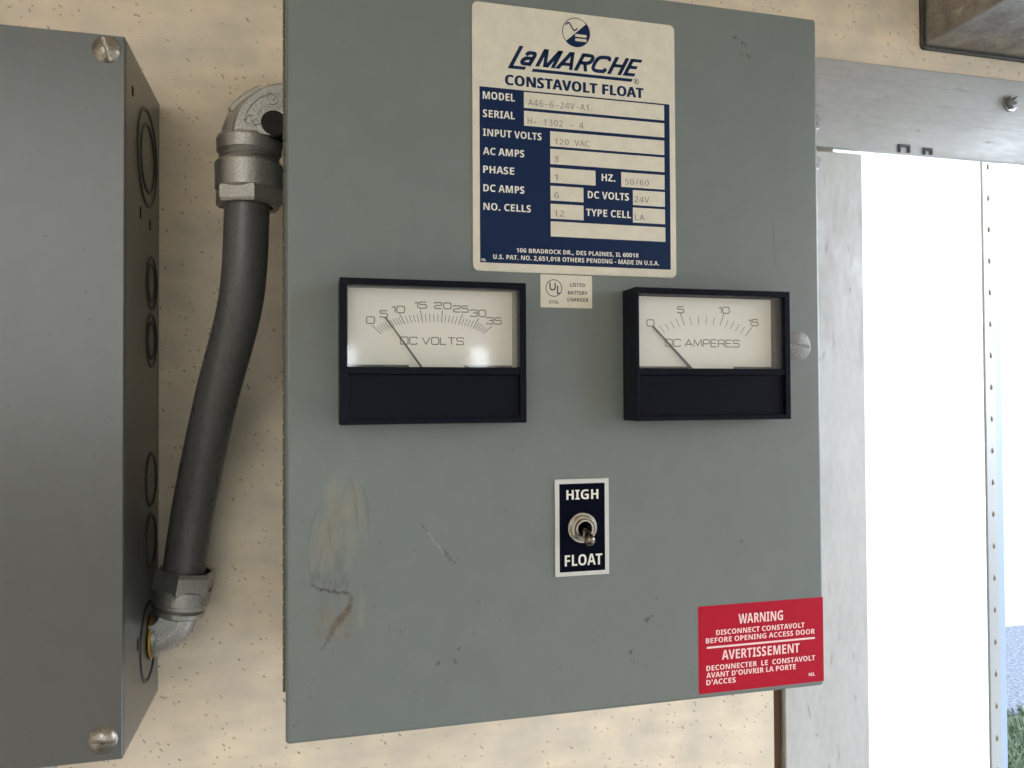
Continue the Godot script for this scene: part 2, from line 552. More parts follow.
func box_material() -> StandardMaterial3D:   # the junction box's darker grey enamel
	var s := 1024
	var im := Image.create_empty(s, s, true, Image.FORMAT_RGB8)
	var n1 := noise(31, 0.02, 3).get_seamless_image(s, s)
	var base := Color(0.325, 0.337, 0.335)
	for y in s:
		for x in s:
			var k := 1.0 + 0.05 * (n1.get_pixel(x, y).r - 0.5)
			im.set_pixel(x, y, Color(base.r * k, base.g * k, base.b * k))
	rng.seed = 41
	for k in 260:
		blotch(im, Vector2(rng.randf_range(5, s - 5), rng.randf_range(5, s - 5)), Vector2(rng.randf_range(1.0, 4.0), rng.randf_range(0.8, 1.8)), Color(0.2, 0.2, 0.2), rng.randf_range(0.1, 0.7), rng.randf_range(0.1, 0.7))
	var m := mat(Color.WHITE, 0.28)
	m.metallic_specular = 0.65
	m.albedo_texture = ImageTexture.create_from_image(im)
	tiled(m, 1.0 / 0.36)
	return m

func side_material() -> StandardMaterial3D:   # the box's right side: enamel with black grime caught along the back edge and round the openings
	var w := 256
	var h := 1020
	var im := Image.create_empty(w, h, true, Image.FORMAT_RGB8)
	var n1 := noise(35, 0.03, 4)
	var base := Color(0.325, 0.337, 0.335)
	for y in h:
		for x in w:
			var k := 1.0 + 0.08 * n1.get_noise_2d(x, y)
			im.set_pixel(x, y, Color(base.r * k, base.g * k, base.b * k))
	rng.seed = 45
	for k in 420:
		var e := rng.randf()
		var p := Vector2(w - 2 - absf(rng.randfn()) * 16.0, rng.randf_range(60, h * 0.8))
		if e < 0.3:
			p = Vector2(w - 2 - absf(rng.randfn()) * 40.0, rng.randf_range(h * 0.68, h * 0.86))
		blotch(im, p, Vector2(rng.randf_range(1.5, 7), rng.randf_range(3, 16)), Color(0.1, 0.1, 0.1), rng.randf_range(0.15, 0.6), rng.randf_range(-0.4, 0.4))
	for k in 120:
		blotch(im, Vector2(rng.randf_range(3, w - 3), rng.randf_range(3, h - 3)), Vector2(rng.randf_range(1, 2.5), rng.randf_range(1, 4)), Color(0.2, 0.19, 0.18), rng.randf_range(0.15, 0.5))
	var m := mat(Color.WHITE, 0.28)
	m.metallic_specular = 0.65
	m.albedo_texture = ImageTexture.create_from_image(im)
	return m

func metal_material(color: Color, rough: float, metal: float, seed_: int, freq: Vector2, tone: float, bump: float, per_metre: float, marks := 0) -> StandardMaterial3D:   # cast, brushed or rolled metal: grain stretched by freq
	var s := 512
	var im := Image.create_empty(s, s, true, Image.FORMAT_RGB8)
	var hg := Image.create_empty(s, s, true, Image.FORMAT_L8)
	var rg := Image.create_empty(s, s, true, Image.FORMAT_L8)
	var n := noise(seed_, 0.02, 4)
	var g := noise(seed_ + 1, 0.12, 3)
	for y in s:
		for x in s:
			var e := minf(1.0, minf(mini(x, s - 1 - x), mini(y, s - 1 - y)) / 24.0)
			var v := (n.get_noise_2d(x * freq.x, y * freq.y) * 0.7 + g.get_noise_2d(x * freq.x, y * freq.y) * 0.5) * e
			var k := 1.0 + tone * v
			im.set_pixel(x, y, Color(color.r * k, color.g * k, color.b * k))
			hg.set_pixel(x, y, Color.WHITE * clampf(0.5 + 0.6 * v, 0, 1))
			rg.set_pixel(x, y, Color.WHITE * clampf(rough * (1.0 - 0.5 * v), 0.05, 1))
	rng.seed = seed_
	for k in marks:   # stains, scratches and rub marks
		var along := rng.randf_range(2, 14)
		var dark := rng.randf() < 0.7
		blotch(im, Vector2(rng.randf_range(14, s - 14), rng.randf_range(14, s - 14)), Vector2(along, rng.randf_range(0.8, 2.6)) if freq.x < freq.y else Vector2(rng.randf_range(0.8, 2.6), along), Color(0.42, 0.40, 0.38) if dark else Color(0.82, 0.76, 0.72), rng.randf_range(0.08, 0.4), rng.randf_range(-0.25, 0.25))
	var m := mat(Color.WHITE, 1.0, metal)
	m.albedo_texture = ImageTexture.create_from_image(im)
	m.roughness_texture = ImageTexture.create_from_image(rg)
	m.roughness_texture_channel = BaseMaterial3D.TEXTURE_CHANNEL_RED
	if bump > 0:
		m.heightmap_enabled = true
		m.heightmap_texture = ImageTexture.create_from_image(hg)
		m.heightmap_scale = bump
	tiled(m, per_metre)
	return m

func ground_material(a: Color, b: Color, seed_: int, per_metre: float) -> StandardMaterial3D:
	var s := 512
	var im := Image.create_empty(s, s, true, Image.FORMAT_RGB8)
	var n := noise(seed_, 0.04, 5).get_seamless_image(s, s)
	for y in s:
		for x in s:
			im.set_pixel(x, y, a.lerp(b, clampf(n.get_pixel(x, y).r * 1.6 - 0.3, 0, 1)))
	var m := mat(Color.WHITE, 0.9)
	m.albedo_texture = ImageTexture.create_from_image(im)
	tiled(m, per_metre)
	return m

# ------------------------------------------------------------------ builders
func screw(parent: Node3D, called: String, at: Vector3, r: float, h: float, slot_deg: float, m: Material, label: String) -> void:   # slotted domed head facing the room
	var top := CSGCombiner3D.new()
	top.name = called
	parent.add_child(top, true)
	top.position = at * U - parent.global_position
	var big := (r * r + h * h) / (2.0 * h)
	var ball := CSGSphere3D.new()
	ball.radius = big * U
	ball.radial_segments = 48
	ball.rings = 48
	ball.smooth_faces = true
	ball.position = Vector3(0, 0, h - big) * U
	ball.rotation_degrees.x = 90
	ball.material = m
	ball.name = "dome"
	top.add_child(ball)
	var keep := CSGBox3D.new()
	keep.size = Vector3(r * 4, r * 4, h * 2) * U
	keep.position = Vector3(0, 0, h - 0.02) * U
	keep.operation = CSGShape3D.OPERATION_INTERSECTION
	keep.material = m
	keep.name = "seat_cut"
	top.add_child(keep)
	var cut := CSGBox3D.new()
	cut.size = Vector3(r * 2.2, r * 0.26, h * 1.6) * U
	cut.position = Vector3(0, 0, h * 1.05) * U
	cut.rotation_degrees.z = slot_deg
	cut.operation = CSGShape3D.OPERATION_SUBTRACTION
	cut.material = m
	cut.name = "slot_cut"
	top.add_child(cut)
	top.set_meta("label", label)

func meter(root: Node3D, called: String, dx: float, rail: float, inset: float, plastic: Material, liner: Material, label: String) -> MeshInstance3D:
	var f := CZ + 18.0
	var st := mb()
	var x0 := 14.2 + dx
	var x1 := 107.9 + dx
	bx(st, x0, x0 + rail, -12.6, 59.1, CZ, f, 0.22)
	bx(st, x1 - 3.3, x1, -12.6, 59.1, CZ, f, 0.22)
	bx(st, x0 + rail - 0.4, x1 - 2.9, 55.8, 59.05, CZ + 0.05, f - 0.05, 0.22)
	bx(st, x0 + rail - 0.4, x1 - 2.9, -12.55, -10.0, CZ + 0.05, f - 0.05, 0.22)
	bx(st, x0 + rail - 0.5, x1 - 3, 11.9, 15.7, CZ, f - 0.6, 0.5)
	bx(st, x0 + rail - 0.5, x1 - 3, -10.4, 12.2, CZ, f - 2.4, 0.4)
	bx(st, x0 + 1, x1 - 1, -11, 58, CZ, CZ + 8.5, 0.2)
	var o := part(root, called, st, plastic, label)
	st = mb()
	bx(st, x1 - inset, x1 - 3.2, 15, 56, CZ + 8, f - 6.0, 0.3)
	bx(st, x0 + rail - 0.2, x0 + rail + 0.8, 15, 56, CZ + 8, f - 7.0, 0.2)
	bx(st, x0 + 4, x1 - 5, 55.2, 56.2, CZ + 8, f - 7.0, 0.2)
	part(o, "window_liner", st, liner)
	st = mb()
	bx(st, x0 + rail + 0.1, x1 - 4.5, 15.5, 55.9, CZ + 9.2, CZ + 10.0, 0.1)
	part(o, "dial", st, M.dial, "cream dial face")
	for s in [0, 1]:   # dark bars where the dial plate is cut away, left and right of the pivot
		st = mb()
		if s == 0:
			bx(st, x0 + 4.2, x0 + 34.5, 15.6, 17.0, CZ + 10.0, CZ + 10.5, 0.1)
		else:
			bx(st, x0 + 62.5, x1 - 5.5, 15.6, 17.0, CZ + 10.0, CZ + 10.5, 0.1)
		part(o, "dial_dark_bar", st, M.dark_bar)
	st = mb()
	bx(st, x0 + rail + 0.05, x1 - 3.35, 15.75, 55.75, CZ + 13.2, CZ + 14.2, 0.02)
	part(o, "window_glass", st, M.glass, "clear meter window")
	return o

func meter_print(o: Node3D, majors: Array, sub: int, nums: Array, caption: Array, needle: Array, thick := 1.0) -> void:
	var z := CZ + 10.02
	for i in majors.size():
		var st := mb()
		stroke(st, [majors[i][0], majors[i][1]], 0.42, z)
		part(o, "scale_mark", st, M.dial_ink)
		if i == majors.size() - 1:
			break
		for k in range(1, sub):
			var t := float(k) / sub
			var bow := sin(t * PI) * 0.35
			var inner: Vector2 = majors[i][1].lerp(majors[i + 1][1], t) + Vector2(0, bow)
			var outer: Vector2 = majors[i][0].lerp(majors[i + 1][0], t) + Vector2(0, bow)
			st = mb()
			stroke(st, [inner, inner.lerp(outer, 0.66)], 0.33, z)
			part(o, "scale_mark", st, M.dial_ink)
	for n in nums:
		var st := mb()
		square_text(st, n[0], n[1], n[2], n[3], n[4], z, 0.54)
		part(o, "numeral", st, M.dial_ink)
	var cp := mb()
	square_text(cp, caption[0], caption[1], caption[2], caption[3], caption[4], z, 0.54)
	part(o, "caption", cp, M.dial_ink)
	var a: Vector2 = needle[0]
	var b: Vector2 = needle[1]
	var w := (b - a).normalized().orthogonal()
	var nd := mb()
	var za := CZ + 11.0
	var q := [a + w * 0.36 * thick, a - w * 0.36 * thick, b - w * 0.5 * thick, b + w * 0.5 * thick]
	var lo := []
	var hi := []
	for p in q:
		lo.append(Vector3(p.x, p.y, za))
		hi.append(Vector3(p.x, p.y, za + 0.4))
	quad(nd, hi[3], hi[2], hi[1], hi[0])
	for k in 4:
		var j := (k + 1) % 4
		quad(nd, lo[k], hi[k], hi[j], lo[j])
	part(o, "needle", nd, M.needle, "thin black pointer")

func logo(o: Node3D, z: float) -> void:   # slanted maker's name in heavy strokes
	var sl := 0.52
	var b := 179.7
	var h := 10.0
	var w := 2.0
	var P := func(x: float, y: float) -> Vector2: return Vector2(x + y * sl, b + y)
	var leg := func(st_: SurfaceTool, a: Vector2, c: Vector2, ww: float) -> void:   # a slanting stroke whose ends are cut level
		var d := (c - a).normalized()
		var e := Vector2(ww / 2 / maxf(absf(d.y), 0.3), 0)
		prism(st_, [a - e, a + e, c + e, c - e], z, 0.04)
	var curves := [
		[], [rounded([P.call(110.8, 5.4), P.call(111.2, 7.0), P.call(115.2, 7.0), P.call(115.4, 5.2), P.call(114.9, 0.0)], 2.2), rounded([P.call(115.3, 4.0), P.call(110.6, 3.9), P.call(110.0, 0.8), P.call(114.6, 0.8)], 1.8)],
		[], [], [rounded([P.call(141.6, h - 0.95), P.call(148.0, h - 0.95), P.call(147.6, 4.6), P.call(141.6, 4.6)], 2.6)],
		[rounded([P.call(157.6, 7.2), P.call(157.2, h - 1), P.call(150.2, h - 1), P.call(150.2, 1.0), P.call(157.6, 1.0), P.call(157.9, 2.8)], 3.4)], [], []]
	var legs := [
		[P.call(105.6, -2.6), P.call(105.6, 10.3)], [],
		[P.call(119.6, 0), P.call(119.6, h), P.call(120.2, h), P.call(123.9, 0), P.call(124.5, 0), P.call(128.0, h), P.call(128.4, h), P.call(128.4, 0)],
		[P.call(131.0, 0), P.call(134.6, h), P.call(135.0, h), P.call(138.8, 0)],
		[P.call(141.6, 0), P.call(141.6, h), P.call(144.8, 4.4), P.call(147.4, 0)], [],
		[P.call(161.1, 0), P.call(161.1, h), P.call(167.2, 0), P.call(167.2, h)], [P.call(170.4, 0), P.call(170.4, h)]]
	var bars := [[Vector2(104.2, b - 2.6), 8.4], [], [], [P.call(132.2, 2.0), 5.6], [], [], [P.call(161.1, 4.2), 6.2], [P.call(170.4, 0), 5.8, P.call(170.4, 4.2), 5.0, P.call(170.4, h - 1.8), 5.8]]
	for k in 8:
		var st := mb()
		for line in curves[k]:
			stroke(st, line, w, z)
		for q in range(0, legs[k].size(), 2):
			leg.call(st, legs[k][q], legs[k][q + 1], w)
		for q in range(0, bars[k].size(), 2):
			var p0: Vector2 = bars[k][q]
			var ln: float = bars[k][q + 1]
			prism(st, [p0, p0 + Vector2(ln, 0), p0 + Vector2(ln + 1.8 * sl, 1.8), p0 + Vector2(1.8 * sl, 1.8)], z, 0.04)
		part(o, "logo_letter", st, M.navy_ink)
	var st2 := mb()
	prism(st2, [Vector2(116.4, 176.6), Vector2(174.6, 176.6), Vector2(175.4, 178.3), Vector2(117.3, 178.3)], z, 0.04)
	part(o, "logo_underline", st2, M.navy_ink)
	st2 = mb()
	stroke(st2, circle(Vector2(177.5, 177.2), 1.45), 0.3, z, true)
	part(o, "registered_mark", st2, M.navy_ink)
	lettering(o, "R", 176.9, 178.2, 176.4, 1.6, z, M.navy_ink, bold)
	# round emblem: white half with a sine wave, dark half with two bars
	var c := Vector2(142.1, 200.8)
	st2 = mb()
	stroke(st2, circle(c, 7.9, 7.9, 48), 0.42, z, true)
	prism(st2, circle(c, 8.0, 8.0, 28, deg_to_rad(-138), deg_to_rad(42)), z, 0.04)
	part(o, "emblem", st2, M.navy_ink)
	st2 = mb()
	var wave := []
	for k in 17:
		var t := k / 16.0
		wave.append(c + Vector2(-6.0 + 6.6 * t, 3.6 + sin(t * TAU) * 1.7 - t * 1.2))
	stroke(st2, wave, 0.75, z)
	part(o, "emblem_wave", st2, M.navy_ink)
	for dy in [-1.6, -4.0]:
		st2 = mb()
		prism(st2, [c + Vector2(-0.4, dy - 0.75), c + Vector2(5.9, dy - 0.75), c + Vector2(6.1, dy), c + Vector2(5.9, dy + 0.75), c + Vector2(-0.4, dy + 0.75), c + Vector2(-0.7, dy)], z + 0.05, 0.04)
		part(o, "emblem_bar", st2, M.plate)

func nameplate(root: Node3D) -> void:
	var st := mb()
	slab(st, 83.7, 201.1, 67.4, 211.4, CZ - 0.2, CZ + 0.5, 3.2, 0.25)
	var o := part(root, "nameplate", st, M.plate, "cream maker's plate with navy data panel")
	var z := CZ + 0.51
	logo(o, z)
	lettering(o, "CONSTAVOLT FLOAT", 101.8, 181.7, 168.0, 5.5, z, M.navy_ink, bold, 0.0, 0.42)
	st = mb()
	bx(st, 87.6, 197.6, 72.0, 165.9, z - 0.1, z + 0.05, 0.02)
	part(o, "data_panel", st, M.navy_ink, "navy printed panel")
	z += 0.06
	for f in [[112.1, 194.3, 156.5, 8.6], [112.1, 194.3, 146.8, 8.1], [126.8, 194.2, 136.8, 8.2], [126.8, 194.2, 127.1, 8.3], [126.8, 152.8, 116.9, 8.2], [168.0, 194.2, 117.2, 8.2], [126.8, 145.7, 107.2, 8.0], [174.9, 194.3, 107.4, 8.4], [126.8, 145.7, 97.3, 8.1], [174.8, 194.3, 97.6, 8.4], [126.8, 194.4, 87.6, 8.2]]:
		st = mb()
		bx(st, f[0], f[1], f[2], f[2] + f[3], z - 0.05, z + 0.03, 0.02)
		part(o, "data_field", st, M.plate)
	for t in [["MODEL", 89.4, 107.0, 159.4, 4.0], ["SERIAL", 89.4, 107.0, 149.7, 3.9], ["INPUT VOLTS", 89.4, 121.9, 139.6, 3.8], ["AC AMPS", 89.4, 112.1, 129.6, 3.8], ["PHASE", 89.4, 106.5, 119.8, 3.8], ["DC AMPS", 89.5, 112.0, 109.9, 3.8], ["NO. CELLS", 89.5, 115.6, 100.0, 3.8], ["HZ.", 156.4, 164.5, 119.8, 3.9], ["DC VOLTS", 148.2, 172.5, 109.7, 4.0], ["TYPE CELL", 147.2, 173.7, 99.9, 3.9], ["106 BRADROCK DR., DES PLAINES, IL 60018", 107.5, 178.0, 78.1, 2.3], ["U.S. PAT. NO. 2,651,018 OTHERS PENDING - MADE IN U.S.A.", 94.7, 190.5, 74.1, 2.4], ["NL", 88.4, 90.8, 72.7, 1.4]]:
		lettering(o, t[0], t[1], t[2], t[3], t[4], z, M.white_ink, bold)
	z += 0.05
	for t in [["A46-6-24V-A1", 114.4, 148.9, 158.0, 3.4], ["H- 1302 - 4", 114.1, 146.0, 147.9, 3.4], ["120 VAC", 129.3, 149.4, 138.2, 3.0], ["3", 128.9, 131.4, 128.4, 3.1], ["1", 129.0, 130.9, 118.4, 3.1], ["50/60", 170.3, 184.5, 118.7, 3.2], ["6", 128.9, 131.5, 108.5, 3.2], ["24V", 175.8, 184.7, 109.1, 3.2], ["12", 128.8, 134.5, 98.7, 3.2], ["LA", 176.0, 181.8, 99.0, 3.2]]:
		lettering(o, t[0], t[1], t[2], t[3], t[4], z, M.typed_ink, mono)
	# small listing sticker under the plate
	st = mb()
	slab(st, 120.9, 150.5, 49.0, 66.9, CZ - 0.1, CZ + 0.15, 0.4, 0.1)
	var u := part(root, "listing_sticker", st, M.plate, "small cream sticker")
	z = CZ + 0.16
	st = mb()
	stroke(st, circle(Vector2(128.5, 59.6), 4.5, 4.5, 40), 0.45, z, true)
	stroke(st, rounded([Vector2(126.3, 62.6), Vector2(126.3, 58.6), Vector2(129.2, 58.6), Vector2(129.2, 62.6)], 1.3), 0.75, z)
	stroke(st, [Vector2(130.6, 61.0), Vector2(130.6, 56.8), Vector2(132.1, 56.8)], 0.75, z)
	part(u, "round_mark", st, M.dark_ink)
	for t in [["LISTED", 137.7, 146.4, 60.7, 1.9], ["BATTERY", 136.6, 147.8, 56.4, 1.9], ["CHARGER", 136.1, 148.4, 52.6, 1.9], ["573L", 125.8, 131.3, 51.2, 1.6]]:
		lettering(u, t[0], t[1], t[2], t[3], t[4], z, M.dark_ink, bold)

func warning_label(root: Node3D) -> void:
	var st := mb()
	bx(st, 212.8, 294.0, -167.8, -118.5, CZ - 0.1, CZ + 0.15, 0.05)
	var o := part(root, "warning_label", st, M.red, "red bilingual warning sticker")
	var z := CZ + 0.16
	for t in [["WARNING", 238.2, 267.0, -130.0, 5.5], ["DISCONNECT CONSTAVOLT", 223.9, 281.4, -135.4, 2.9], ["BEFORE OPENING ACCESS DOOR", 217.4, 288.2, -139.6, 2.9], ["AVERTISSEMENT", 227.4, 277.8, -149.6, 5.3], ["DECONNECTER  LE  CONSTAVOLT", 217.6, 288.2, -155.1, 2.9], ["AVANT D'OUVRIR LA PORTE", 217.5, 275.2, -159.1, 2.9], ["D'ACCES", 217.5, 235.9, -163.1, 2.9], ["NL", 283.8, 288.0, -164.1, 1.9]]:
		lettering(o, t[0], t[1], t[2], t[3], t[4], z, M.pink_ink, bold)
	st = mb()
	bx(st, 218.0, 288.1, -142.6, -141.5, z - 0.02, z + 0.04, 0.01)
	part(o, "rule_line", st, M.pink_ink)

func toggle_switch(root: Node3D) -> void:
	var st := mb()
	slab(st, 128.1, 159.1, -96.5, -44.1, CZ - 0.2, CZ + 0.9, 0.3, 0.25)
	var o := part(root, "toggle_switch", st, M.silver, "silver framed switch plate")
	st = mb()
	bx(st, 130.6, 156.7, -94.2, -46.6, CZ + 0.5, CZ + 0.96, 0.05)
	part(o, "switch_panel", st, M.black_plate, "navy black switch panel")
	lettering(o, "HIGH", 134.6, 153.0, -55.2, 5.2, CZ + 0.97, M.white_ink, bold)
	lettering(o, "FLOAT", 133.5, 155.0, -91.0, 5.9, CZ + 0.97, M.white_ink, bold)
	var c := Vector3(143.6, -70.6, CZ + 0.9)
	var xf := frame_to(c, Vector3(0, 0, 1), Vector3(0, 1, 0))
	st = mb()
	lathe(st, [Vector2(8.3, 0), Vector2(8.3, 0.7), Vector2(8.0, 1.0), Vector2(6.6, 1.0)], xf, 48)
	part(o, "washer", st, M.nickel)
	st = mb()
	lathe(st, [Vector2(6.9, 1.0), Vector2(6.9, 3.0), Vector2(6.4, 3.5), Vector2(5.9, 3.5), Vector2(5.6, 2.2), Vector2(5.2, 2.2), Vector2(5.2, 4.4), Vector2(4.9, 4.8), Vector2(4.1, 4.8), Vector2(3.9, 4.5), Vector2(3.9, -0.3), Vector2(0, -0.3)], xf, 48)
	part(o, "bushing", st, M.nickel)
	st = mb()
	var a := c + Vector3(0, 0.6, 1.5)
	var tip := Vector3(142.9, -76.2, CZ + 16.5)
	var ax := frame_to(a, tip - a, Vector3(0, 1, 0))
	var l := a.distance_to(tip)
	var prof := [Vector2(1.9, 0), Vector2(2.2, l * 0.45), Vector2(2.9, l * 0.82)]
	for k in 9:
		var t := PI / 2 * k / 8
		prof.append(Vector2(3.0 * cos(t), l - 2.4 + 2.4 * sin(t)))
	lathe(st, prof, ax, 32)
	part(o, "lever", st, M.nickel_dark, "polished bat lever pushed down")

func charger() -> void:
	var root := thing("battery_charger", "grey wall-mounted steel charger cabinet with two black meters and toggle switch", "battery charger", Vector3(141, -170, 0))
	var st := mb()
	bx(st, -11.0, 291.5, -166.5, 222.5, 0.5, CZ - 6.0, 1.0)
	part(root, "body", st, M.paint_side)
	st = mb()
	slab(st, -11.5, 294.5, -170.8, 226.4, CZ - 17.0, CZ, 2.2, 2.2, 6)
	part(root, "cover", st, M.cover, "grey-green enamelled door with greasy smear")
	# continuous hinge down the left edge
	st = mb()
	var xf := Transform3D(Basis(), Vector3(-11.6, 0, CZ - 12.0))
	var prof := [Vector2(0, -148.5)]
	var y := -148.5
	while y < 216:
		prof.append_array([Vector2(1.1, y), Vector2(1.6, y + 0.3), Vector2(1.6, y + 6.8), Vector2(1.1, y + 7.1), Vector2(1.1, y + 7.6)])
		y += 7.6
	prof.append(Vector2(0, y))
	lathe(st, prof, xf, 12)
	part(root, "hinge", st, M.hinge)
	nameplate(root)
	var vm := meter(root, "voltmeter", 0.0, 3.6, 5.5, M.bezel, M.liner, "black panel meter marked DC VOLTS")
	meter_print(vm, [[Vector2(30.3, 36.6), Vector2(34.7, 32.6)], [Vector2(36.6, 40.6), Vector2(40.2, 35.6)], [Vector2(43.9, 42.9), Vector2(46.6, 37.6)], [Vector2(54.5, 44.9), Vector2(55.5, 38.5)], [Vector2(65.8, 44.8), Vector2(65.2, 38.8)], [Vector2(76.1, 43.2), Vector2(74.0, 37.6)], [Vector2(84.6, 41.2), Vector2(81.6, 35.9)], [Vector2(91.4, 37.2), Vector2(86.9, 33.4)]], 5,
		[["0", 27.3, 31.7, 37.3, 3.9], ["5", 34.0, 38.2, 40.6, 3.8], ["10", 39.9, 46.7, 43.0, 3.8], ["15", 51.4, 57.9, 45.5, 3.7], ["20", 61.4, 70.5, 45.5, 3.6], ["25", 71.2, 79.5, 44.0, 3.7], ["30", 80.1, 88.6, 41.9, 3.9], ["35", 88.6, 96.9, 38.2, 3.8]], ["DC VOLTS", 44.1, 76.9, 27.2, 4.1], [Vector2(36.9, 40.7), Vector2(54.9, 15.7)])
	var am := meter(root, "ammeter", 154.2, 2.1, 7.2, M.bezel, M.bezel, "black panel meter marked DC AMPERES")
	meter_print(am, [[Vector2(181.2, 39.0), Vector2(185.6, 34.4)], [Vector2(198.3, 46.6), Vector2(200.9, 39.7)], [Vector2(225.3, 47.1), Vector2(222.7, 40.1)], [Vector2(242.9, 39.6), Vector2(238.6, 34.5)]], 5,
		[["0", 178.2, 182.9, 38.7, 4.0], ["5", 196.5, 200.9, 46.4, 3.9], ["10", 221.7, 228.8, 46.7, 4.0], ["15", 240.3, 246.9, 40.0, 4.1]], ["DC AMPERES", 189.1, 234.8, 27.8, 4.4], [Vector2(181.2, 39.0), Vector2(204.4, 15.6)], 1.45)
	toggle_switch(root)
	warning_label(root)
	screw(root, "latch_screw", Vector3(279.3, 29.8, CZ), 8.7, 1.6, -3, M.dull_zinc, "wide flat slotted screw head")

func junction_box() -> void:
	var root := thing("junction_box", "dark grey steel junction box with screwed front cover and side knockouts", "junction box", Vector3(-250, -190, 0))
	var st := mb()
	bx(st, -405, -95.6, -189.2, 194.8, 0.5, 97.6, 0.6)
	part(root, "body", st, M.box_side)
	st = mb()
	var xs := -95.5
	squad(st, [Vector3(xs, -188.6, 97.2), Vector3(xs, -188.6, 1.0), Vector3(xs, 194.2, 1.0), Vector3(xs, 194.2, 97.2)], [Vector3.RIGHT, Vector3.RIGHT, Vector3.RIGHT, Vector3.RIGHT], [Vector2(0, 1), Vector2(1, 1), Vector2(1, 0), Vector2(0, 0)])
	squad(st, [Vector3(xs - 0.6, -188.6, 1.0), Vector3(xs - 0.6, -188.6, 97.2), Vector3(xs - 0.6, 194.2, 97.2), Vector3(xs - 0.6, 194.2, 1.0)], [Vector3.LEFT, Vector3.LEFT, Vector3.LEFT, Vector3.LEFT], [Vector2(0, 1), Vector2(1, 1), Vector2(1, 0), Vector2(0, 0)])
	part(root, "side_panel", st, M.side_panel, "soiled side of the box")
	st = mb()
	bx(st, -405, -95.6, -189.4, 195.0, 97.9, 100.2, 0.5)
	part(root, "cover", st, M.box, "flat grey cover plate")
	screw(root, "cover_screw", Vector3(-104.4, 187.0, 100.0), 7.4, 3.4, -72, M.brass_zinc, "domed slotted screw")
	screw(root, "cover_screw", Vector3(-105.0, -178.4, 100.0), 7.4, 3.4, -8, M.brass_zinc, "domed slotted screw")
	for k in [[147.0, 41.0, 28.5], [147.0, 40.0, 20.0], [72.7, 27.0, 15.8], [72.7, 27.0, 11.0], [37.0, 27.0, 15.8], [37.0, 27.0, 11.0], [-49.3, 27.0, 15.8], [-87.0, 27.0, 15.8], [-147.0, 34.0, 23.0]]:
		st = mb()
		var R: float = k[2]
		lathe(st, [Vector2(R + 1.6, -0.3), Vector2(R + 1.2, 0.7), Vector2(R + 0.2, 1.0), Vector2(R - 0.8, 0.7), Vector2(R - 1.4, -0.3)], frame_to(Vector3(-95.6, k[0], k[1]), Vector3(1, 0, 0)), 48)
		part(root, "knockout_ring", st, M.knock)
	for q in [[172.5, 82.0, 5.4, 2.0], [109.5, 60.0, 7.0, 1.6], [108.0, 32.0, 6.0, 2.2], [-140.0, 64.0, 6.5, 1.5]]:  # black slips standing in for the shade inside punched slots and dents
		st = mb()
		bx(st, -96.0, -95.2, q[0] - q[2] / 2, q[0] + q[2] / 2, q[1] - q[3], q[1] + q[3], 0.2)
		part(root, "slot_shade", st, M.matt_black)

func elbow_fitting(root: Node3D, joint: Vector3, corner: Vector3, size: float, m: Material) -> MeshInstance3D:   # quarter bend between a box side and the straight hub
	var path := []
	var ctl := Vector3(corner.x, joint.y, joint.z)
	for k in 17:
		var ang := PI / 2 * k / 16.0
		path.append(joint + (corner - ctl) + (ctl - corner) * cos(ang) + (ctl - joint) * sin(ang))
	var st := mb()
	var sec := func(_k: int, ang: float) -> Vector2:
		var e := 0.8
		var cx := cos(ang)
		var cy := sin(ang)
		return Vector2(signf(cx) * pow(absf(cx), e), signf(cy) * pow(absf(cy), e) * 0.95) * size
	sweep(st, path, sec, 36, Vector3(0, 0, 1), true)
	return part(root, "elbow_fitting", st, m, "cast metal elbow connector")

func web(c: Vector2, r0: float, r1: float, a0: float, a1: float, z0: float, z1: float) -> SurfaceTool:   # flat cast face on the front of a bend
	var st := mb()
	var prev := []
	for k in 23:
		var a := deg_to_rad(lerpf(a0, a1, k / 22.0))
		var d := Vector2(cos(a), sin(a))
		var q := [Vector3(c.x + d.x * r0, c.y + d.y * r0, z0), Vector3(c.x + d.x * (r0 + 1), c.y + d.y * (r0 + 1), z1), Vector3(c.x + d.x * (r1 - 1.6), c.y + d.y * (r1 - 1.6), z1), Vector3(c.x + d.x * r1, c.y + d.y * r1, z1 - 1.6), Vector3(c.x + d.x * (r1 + 0.5), c.y + d.y * (r1 + 0.5), z0)]
		if k > 0:
			for i in 4:
				quad(st, prev[i], prev[i + 1], q[i + 1], q[i])
		if k == 0:
			quad(st, q[0], q[4], q[3], q[1])
		if k == 22:
			quad(st, q[1], q[3], q[4], q[0])
		prev = q
	return st

